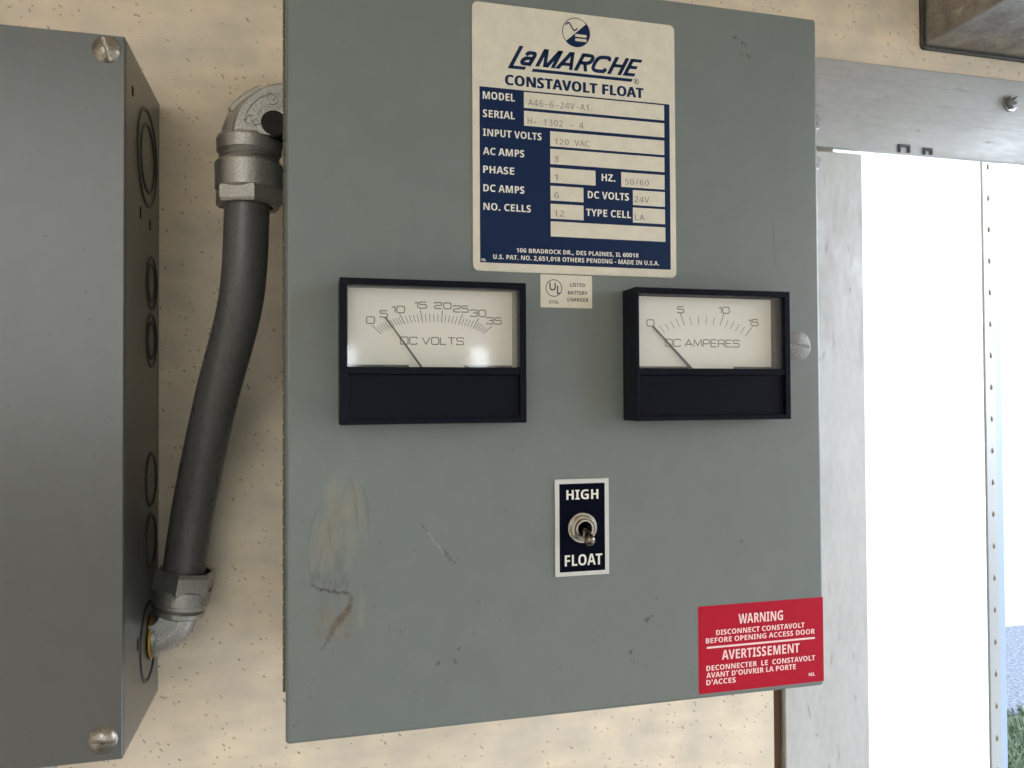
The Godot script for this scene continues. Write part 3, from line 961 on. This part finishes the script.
func conduit() -> void:
	var root := thing("flexible_conduit", "dark grey flexible conduit with cast elbow fittings joining the two boxes", "conduit", Vector3(-75, -140, 26))
	# hose
	var cv := Curve3D.new()
	var pts := [Vector3(-34.6, 128, 81), Vector3(-34.8, 111, 80.5), Vector3(-38.6, 58.0, 74), Vector3(-54.4, 0.0, 53), Vector3(-69.0, -62.5, 33), Vector3(-76.2, -108.0, 27), Vector3(-78.0, -122.0, 26)]
	for k in pts.size():
		var t: Vector3 = (pts[mini(k + 1, pts.size() - 1)] - pts[maxi(k - 1, 0)]) / 6.0
		cv.add_point(pts[k], -t, t)
	cv.bake_interval = 0.5
	var path := []
	var n := 300
	for k in n + 1:
		path.append(cv.sample_baked(cv.get_baked_length() * k / n, true))
	var st := mb()
	sweep(st, path, func(k: int, a: float) -> Vector2: return Vector2(cos(a), sin(a)) * (12.6 + 0.055 * sin(k * TAU / 4.0) * (1.0 if k > 200 else 0.2)), 36)
	part(root, "hose", st, M.hose, "smooth dark grey plastic jacket")
	# upper fitting: out of the charger's left side, bending down
	var up := elbow_fitting(root, Vector3(-11.3, 166.8, 80), Vector3(-33.6, 148.0, 80), 15.6, M.cast)
	st = web(Vector2(-10.6, 148.5), 8.2, 31.5, 91, 177, 82, 96.6)
	part(up, "cast_face", st, M.cast)
	var xf := frame_to(Vector3(-33.6, 111.5, 80), Vector3(0, 1, 0), Vector3(0, 0, 1))
	st = mb()
	lathe(st, [Vector2(12, 24), Vector2(15.6, 24.0), Vector2(16.8, 25.2), Vector2(15.6, 26.4), Vector2(16.8, 27.6), Vector2(15.6, 28.8), Vector2(16.6, 29.6), Vector2(18.0, 31.0), Vector2(18.2, 37.4), Vector2(17.4, 39.4), Vector2(15.5, 40.2), Vector2(8, 40.2)], xf)
	part(up, "threaded_collar", st, M.cast)
	st = mb()
	lathe(st, [Vector2(17.6, 8), Vector2(18.9, 9.4), Vector2(19.1, 23.4), Vector2(18.4, 24.6), Vector2(15, 24.8), Vector2(13, 24.8)], xf)
	hexnut(st, 20.0, 0.0, 10.5, xf, PI / 6 + 0.2, 13.4)
	part(up, "compression_nut", st, M.cast)
	st = mb()   # raised lug over the outside of the bend
	var lug := []
	for k in 7:
		var a := deg_to_rad(116 + 6.0 * k)
		lug.append(Vector3(-11.0 + cos(a) * 35.2, 148 + sin(a) * 32.6, 80))
	sweep(st, lug, func(_k: int, a: float) -> Vector2: return Vector2(signf(cos(a)) * pow(absf(cos(a)), 0.4) * 2.8, signf(sin(a)) * pow(absf(sin(a)), 0.4) * 10.5), 20, Vector3(0, 0, 1), true)
	part(up, "lug", st, M.cast)
	st = mb()   # cast marks on the flat of the bend
	var ez := 96.55
	var oval := []
	for k in 24:
		var a := deg_to_rad(10 + 230.0 * k / 23)
		oval.append(Vector2(-26.0, 163.2) + Vector2(cos(a) * 11.6, sin(a) * 5.6).rotated(deg_to_rad(47)))
	stroke(st, oval, 0.8, ez, false, 0.8)
	for c in [Vector2(-31.5, 156.4), Vector2(-20.2, 169.6)]:
		stroke(st, circle(c, 3.2, 3.2, 20), 0.55, ez, true, 0.8)
		stroke(st, [c + Vector2(-1.6, 1.2), c + Vector2(0.2, -1.4), c + Vector2(1.5, 1.6)], 0.55, ez, false, 0.8)
	stroke(st, [Vector2(-30.4, 163.4), Vector2(-27.8, 160.4), Vector2(-26.8, 164.4), Vector2(-24.6, 161.8), Vector2(-24.0, 166.0), Vector2(-22.2, 164.4)], 0.7, ez, false, 0.8)
	part(up, "cast_mark", st, M.cast)
	st = mb()  # dark cylinder filling the gap inside the bend
	lathe(st, [Vector2(0, -14), Vector2(7.0, -14), Vector2(7.6, -13), Vector2(7.6, 14), Vector2(6.8, 15), Vector2(0, 15)], frame_to(Vector3(-19.2, 156.0, 82), Vector3(0, 0, 1), Vector3(0, 1, 0)), 28)
	part(up, "dark_lump", st, M.matt_black, "black lump filling the gap in the elbow's crook")
	st = mb()
	lathe(st, [Vector2(12, 0), Vector2(19.5, 0), Vector2(19.5, 3.0), Vector2(12, 3.0)], frame_to(Vector3(-14.3, 166.8, 80), Vector3(1, 0, 0)), 32)
	part(up, "locknut", st, M.cast)
	# lower fitting: into the junction box's right side
	var dir := Vector3(0.17, 1.0, 0.03).normalized()
	var lo := elbow_fitting(root, Vector3(-95.0, -146.0, 26), Vector3(-79.2, -131.5, 26), 11.6, M.cast)
	st = web(Vector2(-95.4, -130.5), 6.0, 20.5, -86, -6, 26, 37.6)
	part(lo, "cast_face", st, M.cast)
	xf = frame_to(Vector3(-79.4, -133.8, 26), dir, Vector3(0, 0, 1))
	st = mb()
	lathe(st, [Vector2(9, -2), Vector2(12.8, -1), Vector2(15.2, 0.5), Vector2(15.4, 3.0), Vector2(14.2, 3.8), Vector2(15.4, 5.0), Vector2(16.4, 6.2), Vector2(16.6, 12.0), Vector2(14.0, 14.0)], xf)
	part(lo, "threaded_collar", st, M.cast)
	st = mb()
	lathe(st, [Vector2(15.8, 7.0), Vector2(17.0, 8.4), Vector2(17.2, 17.0)], xf)
	hexnut(st, 18.6, 14.0, 28.0, xf, 0.45, 14.3)
	part(lo, "compression_nut", st, M.cast)
	st = mb()
	ez = 37.55
	for c in [Vector2(-88.5, -144.8), Vector2(-80.6, -137.6)]:
		stroke(st, circle(c, 2.3, 2.3, 18), 0.6, ez, true, 0.8)
	stroke(st, [Vector2(-86.6, -142.0), Vector2(-84.6, -143.2), Vector2(-84.6, -139.8), Vector2(-82.6, -140.8)], 0.7, ez, false, 0.8)
	part(lo, "cast_mark", st, M.cast)
	st = mb()
	lathe(st, [Vector2(9, 0), Vector2(13.2, 0), Vector2(13.2, 2.4), Vector2(9, 2.8)], frame_to(Vector3(-93.0, -146.0, 26), Vector3(1, 0, 0)), 32)
	part(lo, "hub_flange", st, M.cast)
	st = mb()
	lathe(st, [Vector2(9, 0), Vector2(13.6, 0), Vector2(14.0, 0.8), Vector2(13.6, 1.6), Vector2(9, 1.6)], frame_to(Vector3(-94.9, -146.0, 26), Vector3(1, 0, 0)), 32)
	part(lo, "sealing_washer", st, M.gold, "yellow brass sealing ring")

func stub() -> void:
	var root := thing("conduit_connector", "small galvanised conduit connector under the grey junction box", "connector", Vector3(-153, -190, 45))
	var st := mb()
	var xf := frame_to(Vector3(-153, -190, 45), Vector3(0, -1, 0))
	hexnut(st, 15, 0.5, 6, xf)
	part(root, "locknut", st, M.galv)
	st = mb()
	lathe(st, [Vector2(0, 6), Vector2(11, 6), Vector2(11, 34), Vector2(10, 35), Vector2(0, 35)], xf)
	part(root, "sleeve", st, M.galv)

func bolt(parent: Node3D, c: Vector3, r: float) -> void:
	var xf := frame_to(c, Vector3(0, 0, 1), Vector3(0, 1, 0))
	var st := mb()
	lathe(st, [Vector2(r * 1.35, 0), Vector2(r * 1.35, 1.2), Vector2(r, 1.4)], xf)
	hexnut(st, r * 1.08, 1.2, 5.2, xf, 0.3)
	lathe(st, [Vector2(r * 0.62, 5.0), Vector2(r * 0.62, 8.6), Vector2(r * 0.5, 9.2), Vector2(0, 9.2)], xf, 20)
	part(parent, "bolt", st, M.bolt_steel, "zinc bolt and nut")

func doorway() -> void:
	# jamb plate beside the charger, lintel strip over the doorway
	var st := mb()
	bx(st, 366, 443.5, -1748, 200.6, -2, 2.5, 0.5)
	var j := structure("trim_1", st, M.alu, "brushed aluminium jamb plate beside the open doorway", "door jamb")
	bolt(j, Vector3(395.0, 189.0, 2.5), 5.5)
	st = mb()
	bx(st, 330, 1330, 203.8, 277.0, -1, 3.6, 0.6)
	for y in [232.0, 246.5, 262.0]:
		bx(st, 330, 1330, y, y + 1.1, 3.4, 3.9, 0.2)
	var b := structure("trim_2", st, M.alu_h, "aluminium lintel strip with bolt running above the open doorway", "lintel")
	bolt(b, Vector3(594.6, 256.2, 3.8), 5.6)
	bolt(b, Vector3(395.0, 222.0, 3.8), 5.6)
	for c in [[483.6, 4.6, 210.6], [507.4, 3.4, 209.4]]:  # dark bars outlining two small slots in the lower edge
		st = mb()
		bx(st, c[0] - c[1] - 1.4, c[0] - c[1] + 1.2, 204.0, c[2], 3.4, 5.4, 0.7)
		bx(st, c[0] + c[1] - 1.2, c[0] + c[1] + 1.4, 204.4, c[2], 3.4, 5.4, 0.7)
		bx(st, c[0] - c[1] - 1.4, c[0] + c[1] + 1.4, c[2] - 1.8, c[2] + 0.8, 3.4, 5.4, 0.7)
		part(b, "slot_outline", st, M.slot_rim, "small dark outline of a slot in the lower edge")
	st = mb()
	bx(st, 355, 368, -1748, 203, -12, -7, 0.2)
	structure("trim_3", st, M.wood, "narrow brown wooden edge in the gap beside the jamb", "batten")
	# white door leaf hinged on the jamb, swung outwards
	var door := Node3D.new()
	door.name = "door_1"
	add_child(door)
	door.set_meta("kind", "structure")
	door.set_meta("label", "white door leaf standing open outside the doorway, riveted edge strip")
	door.set_meta("category", "door")
	door.position = Vector3(448, -1745, -62) * U
	door.rotation_degrees.y = 34.1
	var leaf := func(st_: SurfaceTool, called: String, m: Material, lab := "") -> void:
		var o := MeshInstance3D.new()
		o.mesh = st_.commit()
		o.material_override = m
		o.name = called
		door.add_child(o, true)
		if lab != "":
			o.set_meta("label", lab)
	st = mb()
	bx(st, 0, 780, 0, 2180, -38, 0, 1.5)
	leaf.call(st, "panel", M.white_door)
	st = mb()
	bx(st, 702, 780, 0, 2180, 0, 3, 0.5)
	leaf.call(st, "edge_strip", M.strip, "grey riveted edge strip")
	st = mb()
	bx(st, 781, 845, 0, 2180, -30, 1, 3.0)
	leaf.call(st, "rubber_seal", M.seal, "pale blue grey edge seal")
	for k in 42:
		st = mb()
		lathe(st, [Vector2(5, 0), Vector2(4.6, 1.4), Vector2(2.6, 2.4), Vector2(0, 2.7)], frame_to(Vector3(742, 25 + k * 51.0, 3), Vector3(0, 0, 1), Vector3(0, 1, 0)), 12)
		leaf.call(st, "rivet", M.rivet)

func duct() -> void:
	var root := thing("metal_duct", "dull galvanised square duct fixed to the wall above the doorway", "duct", Vector3(640, 296, 0))
	var st := mb()
	bx(st, 507, 780, 298, 520, 1, 420, 1.2)
	part(root, "casing", st, M.duct)
	st = mb()
	slab(st, 504.2, 784, 295.4, 524, 0.3, 3.4, 4.0, 1.2)
	part(root, "flange", st, M.duct_edge)

func shell() -> void:
	# room: the photographed wall with its doorway, the other walls with the openings that light it
	var st := mb()
	bx(st, -1300, 357, -1750, 1000, -45, 0, 0.2)
	bx(st, 357, 427, -1750, 1000, -45, -12, 0.2)
	bx(st, 357, 1500, 245, 1000, -45, 0, 0.2)
	bx(st, 1300, 1500, -1750, 245, -45, 0, 0.2)
	structure("wall_back", st, M.wall, "speckled cream panel wall behind the grey boxes", "wall")
	st = mb()
	bx(st, -1345, -1300, -1750, 1000, -45, 1900, 0.2)
	structure("wall_left", st, M.wall, "cream panel side wall away from the doorway", "wall")
	st = mb()
	bx(st, 1500, 1545, -1750, 1000, -45, 100, 0.2)
	bx(st, 1500, 1545, -1750, 1000, 1450, 1900, 0.2)
	bx(st, 1500, 1545, 620, 1000, 100, 1450, 0.2)
	structure("wall_right", st, M.wall, "cream panel side wall beyond the doorway", "wall")
	st = mb()
	bx(st, -1345, 1545, 1000, 1050, -45, 1900, 0.2)
	structure("ceiling", st, M.wall, "cream panel ceiling of the equipment shelter", "ceiling")
	st = mb()
	bx(st, -1345, 1545, -1800, -1750, -45, 1900, 0.2)
	structure("floor", st, M.floor, "worn grey plywood floor of the equipment shelter", "floor")
	st = mb()
	var z0 := 1850.0
	var z1 := 1900.0
	bx(st, -1300, -150, -1750, -100, z0, z1, 0.2)
	bx(st, -1300, -1220, -100, 1000, z0, z1, 0.2)
	bx(st, -1220, -230, 880, 1000, z0, z1, 0.2)
	bx(st, -230, -150, -100, 1000, z0, z1, 0.2)
	bx(st, -150, 480, 140, 1000, z0, z1, 0.2)
	bx(st, 480, 1500, -1750, 1000, z0, z1, 0.2)
	structure("wall_front", st, M.wall, "cream panel wall with a doorway and an added window opening", "wall")
	st = mb()
	for q in [[-1220, -230, 860, 880], [-1220, -230, -100, -80], [-1220, -1200, -80, 860], [-250, -230, -80, 860], [-735, -715, -80, 860]]:
		bx(st, q[0], q[1], q[2], q[3], z0 + 5, z1 - 5, 1.0)
	structure("window_1", st, M.alu, "aluminium frame of the unseen window added to light the box fronts", "window")  # unseen opening, added to put a sheen on the upper box fronts
	st = mb()
	for q in [[100, 1450, 600, 620], [100, 120, -1750, 600], [1430, 1450, -1750, 600]]:
		bx(st, 1505, 1540, q[2], q[3], q[0], q[1], 1.0)
	structure("added_trim_4", st, M.alu, "aluminium frame of the unseen side doorway added to light the boxes", "door frame")  # unseen opening, added to brighten the boxes from the right

func outdoors() -> void:
	var st := mb()
	bx(st, -30000, 40000, -2000, -1900, -40000, 40000, 1)
	structure("ground", st, M.turf, "short grass and bare earth around the shelter", "ground")
	st = mb()
	bx(st, 3000, 40000, -1905, -1888, -40000, -4700, 5)
	structure("path", st, M.concrete, "pale concrete paving beyond the grass", "pavement")
	st = mb()
	bx(st, 2500, 9000, -1902, -1894, -4690, -3250, 2)
	structure("gravel_strip", st, M.gravel, "blue grey gravel strip beside the paving", "gravel")
	st = mb()
	bx(st, 1700, 9000, -1905, -1885, -1300, 5000, 5)
	structure("bounce_slab", st, M.concrete, "pale concrete slab added outside the side doorway to bounce light upward", "pavement")  # unseen reflector: throws skylight up through the side doorway
	# grass blades near the corner of the doorway view
	rng.seed = 303
	st = mb()
	for k in 5200:
		var p := Vector3(rng.randf_range(3000, 4700), -1900, rng.randf_range(-3300, -2300))
		var h := rng.randf_range(20, 65)
		var d := Vector3(rng.randf_range(-1, 1), 0, rng.randf_range(-1, 1)).normalized() * 6.0
		var tip := p + Vector3(rng.randf_range(-35, 35), h, rng.randf_range(-35, 35))
		tri(st, p - d, p + d, tip)
	var g := part(self, "grass", st, M.grass, "green grass blades on the ground past the door")
	g.set_meta("category", "grass")
	g.set_meta("kind", "stuff")
	# unseen cream building added to bounce warm light through the rear window
	var added_house := Node3D.new()
	added_house.name = "warm_bounce_building"
	add_child(added_house)
	added_house.position = Vector3(-4500, -1900, 5600) * U
	added_house.set_meta("kind", "structure")
	added_house.set_meta("label", "plain cream block added outside the rear window to bounce warm light")
	added_house.set_meta("category", "building")
	st = mb()
	bx(st, -9000, -600, -1900, 4600, 5000, 8000, 20)
	part(added_house, "wall", st, M.render)
	st = mb()
	bx(st, -9200, -400, 4600, 4800, 4800, 8200, 20)
	part(added_house, "roof", st, M.bark)
	# shrubs and trees outside the other doorway, mirrored in the meter windows
	for q in [[870.0, 6600.0, 2200.0, 1, 510.0], [2950.0, 9000.0, 2600.0, 2, 760.0], [6000.0, 10200.0, 3000.0, 3, 1400.0]]:
		var base := Vector3(q[0], -1900, q[1])
		var labels := ["", "low leafy tree standing outside the rear doorway", "middle leafy tree standing outside the rear doorway", "tallest leafy tree standing outside the rear doorway"]
		var tree := thing("leafy_tree", labels[q[3]], "tree", base, "trees outside the rear doorway")
		st = mb()
		lathe(st, [Vector2(110, 0), Vector2(80, 900), Vector2(50, q[2])], Transform3D(Basis(), base), 12)
		part(tree, "trunk", st, M.bark)
		st = mb()
		rng.seed = 500 + int(q[3])
		for k in 2600:
			var d: Vector3 = Vector3(rng.randfn(), rng.randfn(), rng.randfn()).normalized() * pow(rng.randf(), 0.4) * q[4] * Vector3(1, 1.5, 1)
			var c: Vector3 = base + Vector3(0, q[2] * 0.95, 0) + d
			var u := Vector3(rng.randfn(), rng.randfn(), rng.randfn()).normalized() * 75.0
			var v := u.cross(Vector3(rng.randfn(), rng.randfn(), rng.randfn())).normalized() * 45.0
			quad(st, c - u, c - v, c + u, c + v)
		var f := part(tree, "foliage", st, M.leaf)
		f.set_meta("kind", "stuff")

func make_materials() -> void:
	M.wall = wall_material()
	M.cover = cover_material()
	M.box = box_material()
	M.side_panel = side_material()
	M.box_side = mat(Color(0.325, 0.337, 0.335), 0.28)
	M.box_side.metallic_specular = 0.65
	M.paint_side = mat(Color(0.438, 0.462, 0.452), 0.36)
	M.hinge = mat(Color(0.36, 0.36, 0.33), 0.5)
	M.plate = metal_material(Color(0.83, 0.80, 0.73), 0.5, 0.0, 51, Vector2(1, 1), 0.05, 0.0, 8.0)
	M.navy_ink = mat(Color(0.045, 0.135, 0.275), 0.5)
	M.navy_ink.metallic_specular = 0.3
	M.white_ink = mat(Color(0.90, 0.88, 0.83), 0.5)
	M.dark_ink = mat(Color(0.22, 0.21, 0.22), 0.6)
	M.typed_ink = mat(Color(0.49, 0.46, 0.43), 0.6)
	M.red = mat(Color(0.69, 0.05, 0.165), 0.5)
	M.red.metallic_specular = 0.3
	M.pink_ink = mat(Color(0.95, 0.83, 0.82), 0.5)
	M.bezel = mat(Color(0.065, 0.07, 0.11), 0.36)  # black plastic; the blue of reflected sky is put into its colour
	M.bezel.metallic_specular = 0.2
	M.liner = mat(Color(0.50, 0.48, 0.45), 0.4)
	M.dial = mat(Color(0.86, 0.845, 0.80), 0.7)
	M.dial_ink = mat(Color(0.31, 0.29, 0.29), 0.7)
	M.needle = mat(Color(0.11, 0.11, 0.12), 0.5)
	M.dark_bar = mat(Color(0.12, 0.115, 0.115), 0.5)
	var g := mat(Color(1, 1, 1, 0.04), 0.06)
	g.transparency = BaseMaterial3D.TRANSPARENCY_ALPHA
	M.glass = g
	M.silver = mat(Color(0.80, 0.79, 0.78), 0.42, 0.4)
	M.black_plate = mat(Color(0.03, 0.045, 0.10), 0.4)
	M.black_plate.metallic_specular = 0.12
	M.nickel = mat(Color(0.70, 0.68, 0.65), 0.26, 0.95)
	M.nickel_dark = mat(Color(0.50, 0.45, 0.41), 0.2, 1.0)
	M.dull_zinc = metal_material(Color(0.50, 0.49, 0.48), 0.5, 0.45, 61, Vector2(3, 3), 0.5, 0.02, 30.0)
	M.brass_zinc = metal_material(Color(0.60, 0.58, 0.545), 0.3, 0.9, 63, Vector2(2, 2), 0.3, 0.0, 30.0)
	M.knock = mat(Color(0.12, 0.14, 0.16), 0.4)
	M.hose = metal_material(Color(0.335, 0.33, 0.335), 0.3, 0.0, 71, Vector2(2, 0.6), 0.12, 0.0, 10.0)
	M.cast = metal_material(Color(0.66, 0.655, 0.64), 0.35, 0.82, 81, Vector2(2, 6), 0.42, 0.02, 22.0)
	M.slot_rim = mat(Color(0.34, 0.34, 0.38), 0.6)
	M.matt_black = mat(Color(0.07, 0.07, 0.075), 0.75)
	M.gold = mat(Color(0.72, 0.55, 0.16), 0.4, 0.5)
	M.galv = metal_material(Color(0.62, 0.63, 0.65), 0.45, 0.6, 85, Vector2(3, 3), 0.3, 0.0, 15.0)
	M.bolt_steel = mat(Color(0.68, 0.68, 0.68), 0.32, 0.8)
	M.alu = metal_material(Color(0.745, 0.74, 0.73), 0.5, 0.3, 91, Vector2(0.8, 0.3), 0.05, 0.0, 3.0, 90)
	M.alu_h = metal_material(Color(0.705, 0.705, 0.70), 0.48, 0.3, 93, Vector2(0.3, 1.0), 0.05, 0.0, 3.0, 90)
	M.wood = mat(Color(0.42, 0.32, 0.24), 0.8)
	M.white_door = mat(Color(0.93, 0.93, 0.92), 0.5)
	M.strip = mat(Color(0.49, 0.49, 0.48), 0.5)
	M.seal = mat(Color(0.45, 0.50, 0.58), 0.6)
	M.rivet = mat(Color(0.42, 0.36, 0.30), 0.5)
	M.duct = metal_material(Color(0.60, 0.585, 0.57), 0.36, 0.85, 95, Vector2(1, 1), 0.3, 0.0, 4.0)
	M.duct_edge = metal_material(Color(0.30, 0.29, 0.28), 0.4, 0.5, 97, Vector2(2, 2), 0.4, 0.0, 10.0)
	M.floor = ground_material(Color(0.30, 0.28, 0.26), Color(0.40, 0.38, 0.35), 101, 1.0)
	M.turf = ground_material(Color(0.20, 0.21, 0.16), Color(0.26, 0.30, 0.20), 103, 0.5)
	M.concrete = ground_material(Color(0.55, 0.55, 0.55), Color(0.62, 0.62, 0.61), 105, 0.5)
	M.gravel = ground_material(Color(0.16, 0.17, 0.20), Color(0.34, 0.36, 0.40), 107, 1.6)
	M.grass = mat(Color(0.22, 0.27, 0.17), 0.7)
	M.render = mat(Color(0.91, 0.865, 0.79), 0.8)
	M.bark = mat(Color(0.25, 0.2, 0.16), 0.9)
	var lf := mat(Color(0.30, 0.40, 0.16), 0.6)
	lf.backlight_enabled = true
	lf.backlight = Color(0.25, 0.35, 0.1)
	M.leaf = lf

func _ready() -> void:
	var cam := Camera3D.new()
	cam.name = "camera"
	cam.position = Vector3(0, 0, 0.556)
	cam.rotation_degrees = Vector3(1.0307, -14.4831, -0.2953)
	cam.fov = 52.155
	cam.near = 0.02
	cam.far = 200.0
	add_child(cam)
	cam.current = true
	var we := WorldEnvironment.new()
	we.name = "world_environment"
	var env := Environment.new()
	var sky := Sky.new()
	var sm := ProceduralSkyMaterial.new()
	sm.sky_top_color = Color(0.86, 0.92, 1.0)
	sm.sky_horizon_color = Color(0.96, 0.98, 1.0)
	sm.ground_bottom_color = Color(0.35, 0.36, 0.33)
	sm.ground_horizon_color = Color(0.8, 0.84, 0.88)
	sm.sun_angle_max = 0.0
	sky.sky_material = sm
	env.background_mode = Environment.BG_SKY
	env.sky = sky
	env.background_energy_multiplier = 8.0
	env.ambient_light_source = Environment.AMBIENT_SOURCE_DISABLED
	env.tonemap_mode = Environment.TONE_MAPPER_LINEAR
	env.tonemap_exposure = 1.03
	env.sdfgi_enabled = true
	env.ssao_enabled = true
	env.ssil_enabled = true
	we.environment = env
	add_child(we)
	bold = SystemFont.new()
	bold.font_names = PackedStringArray(["Droid Sans"])
	bold.font_weight = 700
	mono = SystemFont.new()
	mono.font_names = PackedStringArray(["Droid Sans Mono"])
	make_materials()
	shell()
	doorway()
	charger()
	junction_box()
	conduit()
	stub()
	duct()
	outdoors()
